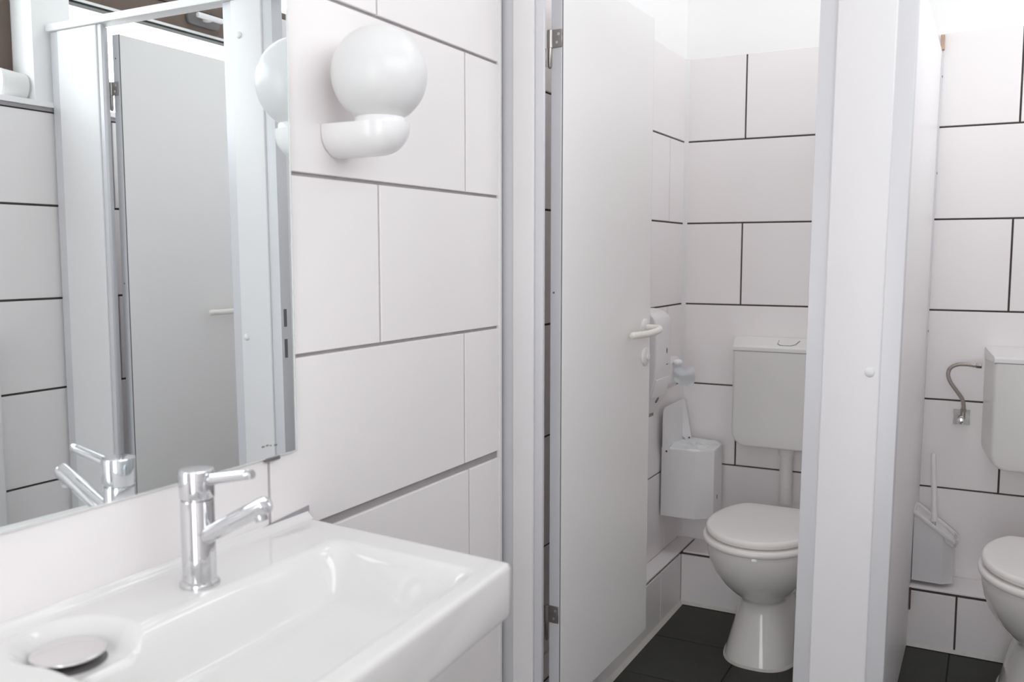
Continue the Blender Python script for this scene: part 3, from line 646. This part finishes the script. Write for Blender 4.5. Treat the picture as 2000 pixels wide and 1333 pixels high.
# ------------------------------------------------------------------ paper dispenser
t = thing('paper_dispenser', 'tall white toilet paper dispenser behind open left door', 'dispenser', (0.03, 2.78, 0.76))
bm = B(); prism(bm, [(XS+0.001, 0.760), (0.045, 0.766), (0.075, 0.832), (0.090, 0.885), (0.095, 0.930), (0.095, 1.062), (0.088, 1.086), (0.070, 1.102), (0.040, 1.110), (XS+0.001, 1.110)], 1, 2.700, 2.852, 0.006, 3)
body = obj('cover', bm, M_PLAST, t, smooth=35)
bm = B(); sphere(bm, (0.0945, 2.805, 0.977), 0.010, 20, 10, (0.18, 0.65, 1.0)); obj('level_window', bm, M_GREYD, t, smooth=60)
bm = B(); box(bm, (0.0945, 2.800, 0.931), (0.0955, 2.818, 0.934)); obj('small_mark', bm, M_GREYD, t)
bm = B(); prism(bm, [(0.0745, 0.8335), (0.0785, 0.832), (0.0945, 0.889), (0.0925, 0.893), (0.0900, 0.890)], 1, 2.706, 2.846, 0.001, 1); obj('lower_panel', bm, M_PLAST, t, smooth=30)
bm = B(); lathe(bm, (0.0665, 2.795, 0.815), (0.91, 0, -0.41), [(0, 0.011), (0.002, 0.0105), (0.002, 0.006)], 24); obj('key_lock', bm, M_GREYD, t, smooth=30)
bm = B()
for k in range(9): prism(bm, [(2.715+k*0.014, 0.765), (2.715+k*0.014+0.009, 0.765), (2.715+k*0.014+0.0045, 0.756)], 0, 0.035, 0.043)
obj('tear_edge', bm, M_STEEL, t, kind='stuff')

# ------------------------------------------------------------------ bag box beyond the dispenser
t = thing('hygiene_bag_holder', 'small white bag holder on wall behind the paper dispenser', 'holder', (0.01, 3.0, 0.815))
bm = B(); prism(bm, [(XS+0.001, 0.800), (0.012, 0.812), (0.030, 0.835), (0.030, 0.905), (0.020, 0.920), (XS+0.001, 0.920)], 1, 2.965, 3.155, 0.004, 2); obj('case', bm, M_PLAST, t, smooth=35)
bm = B(); sphere(bm, (0.044, 3.085, 0.906), 0.016, 20, 12, (1.0, 1.2, 0.75)); obj('knob', bm, M_PAPER, t, smooth=60)
random.seed(3); bm = B(); nu, nv = 10, 12; G = []
for i in range(nu+1):
    row = []
    for j in range(nv+1):
        a, b = i/nu, j/nv
        row.append(bm.verts.new((0.036+0.066*a+0.006*math.sin(5*b)*a, 3.058+0.022*a+0.012*math.sin(6*a+3*b)+0.006*math.sin(9*b+2*a), 0.900-0.012*a-(0.052+0.022*a)*b+0.005*math.sin(8*a+2*b)*(1-b))))
    G.append(row)
for i in range(nu):
    for j in range(nv): bm.faces.new((G[i][j], G[i+1][j], G[i+1][j+1], G[i][j+1]))
rr2 = bmesh.ops.solidify(bm, geom=bm.faces[:], thickness=0.002)
o = tag(obj('paper_bag', bm, M_PAPER, smooth=40), 'crumpled white paper bag sticking out of the bag holder', 'bag'); origin_to(o, (0.06, 3.11, 0.84))

# ------------------------------------------------------------------ tub on the window sill (seen in the mirror)
t = thing('plastic_tub', 'white round plastic tub lying on the window sill', 'tub', (1.66, 1.785, 1.752))
bm = B(); d = Vector((-0.25, 0.94, -0.05)); lathe(bm, (1.668, 1.748, 1.797), d, [(0, 0.030), (0.003, 0.044), (0.008, 0.0455), (0.070, 0.0405), (0.074, 0.038), (0.0745, 0.02)], 36); obj('tub_body', bm, M_PLAST, t, smooth=40)
bm = B(); lathe(bm, (1.669, 1.744, 1.797), d, [(0, 0.040), (0.001, 0.046), (0.009, 0.0465), (0.010, 0.0455)], 36); obj('tub_lid', bm, M_TRIM, t, smooth=40)

# white corner bead where the tiled wall ends at the first pilaster
bm = B(); box(bm, (-0.0065, 1.853, 0.0), (0.0035, 1.8645, 2.0155), 0.0015, 2); obj('trim_2', bm, M_TRIM, smooth=40, kind='structure')
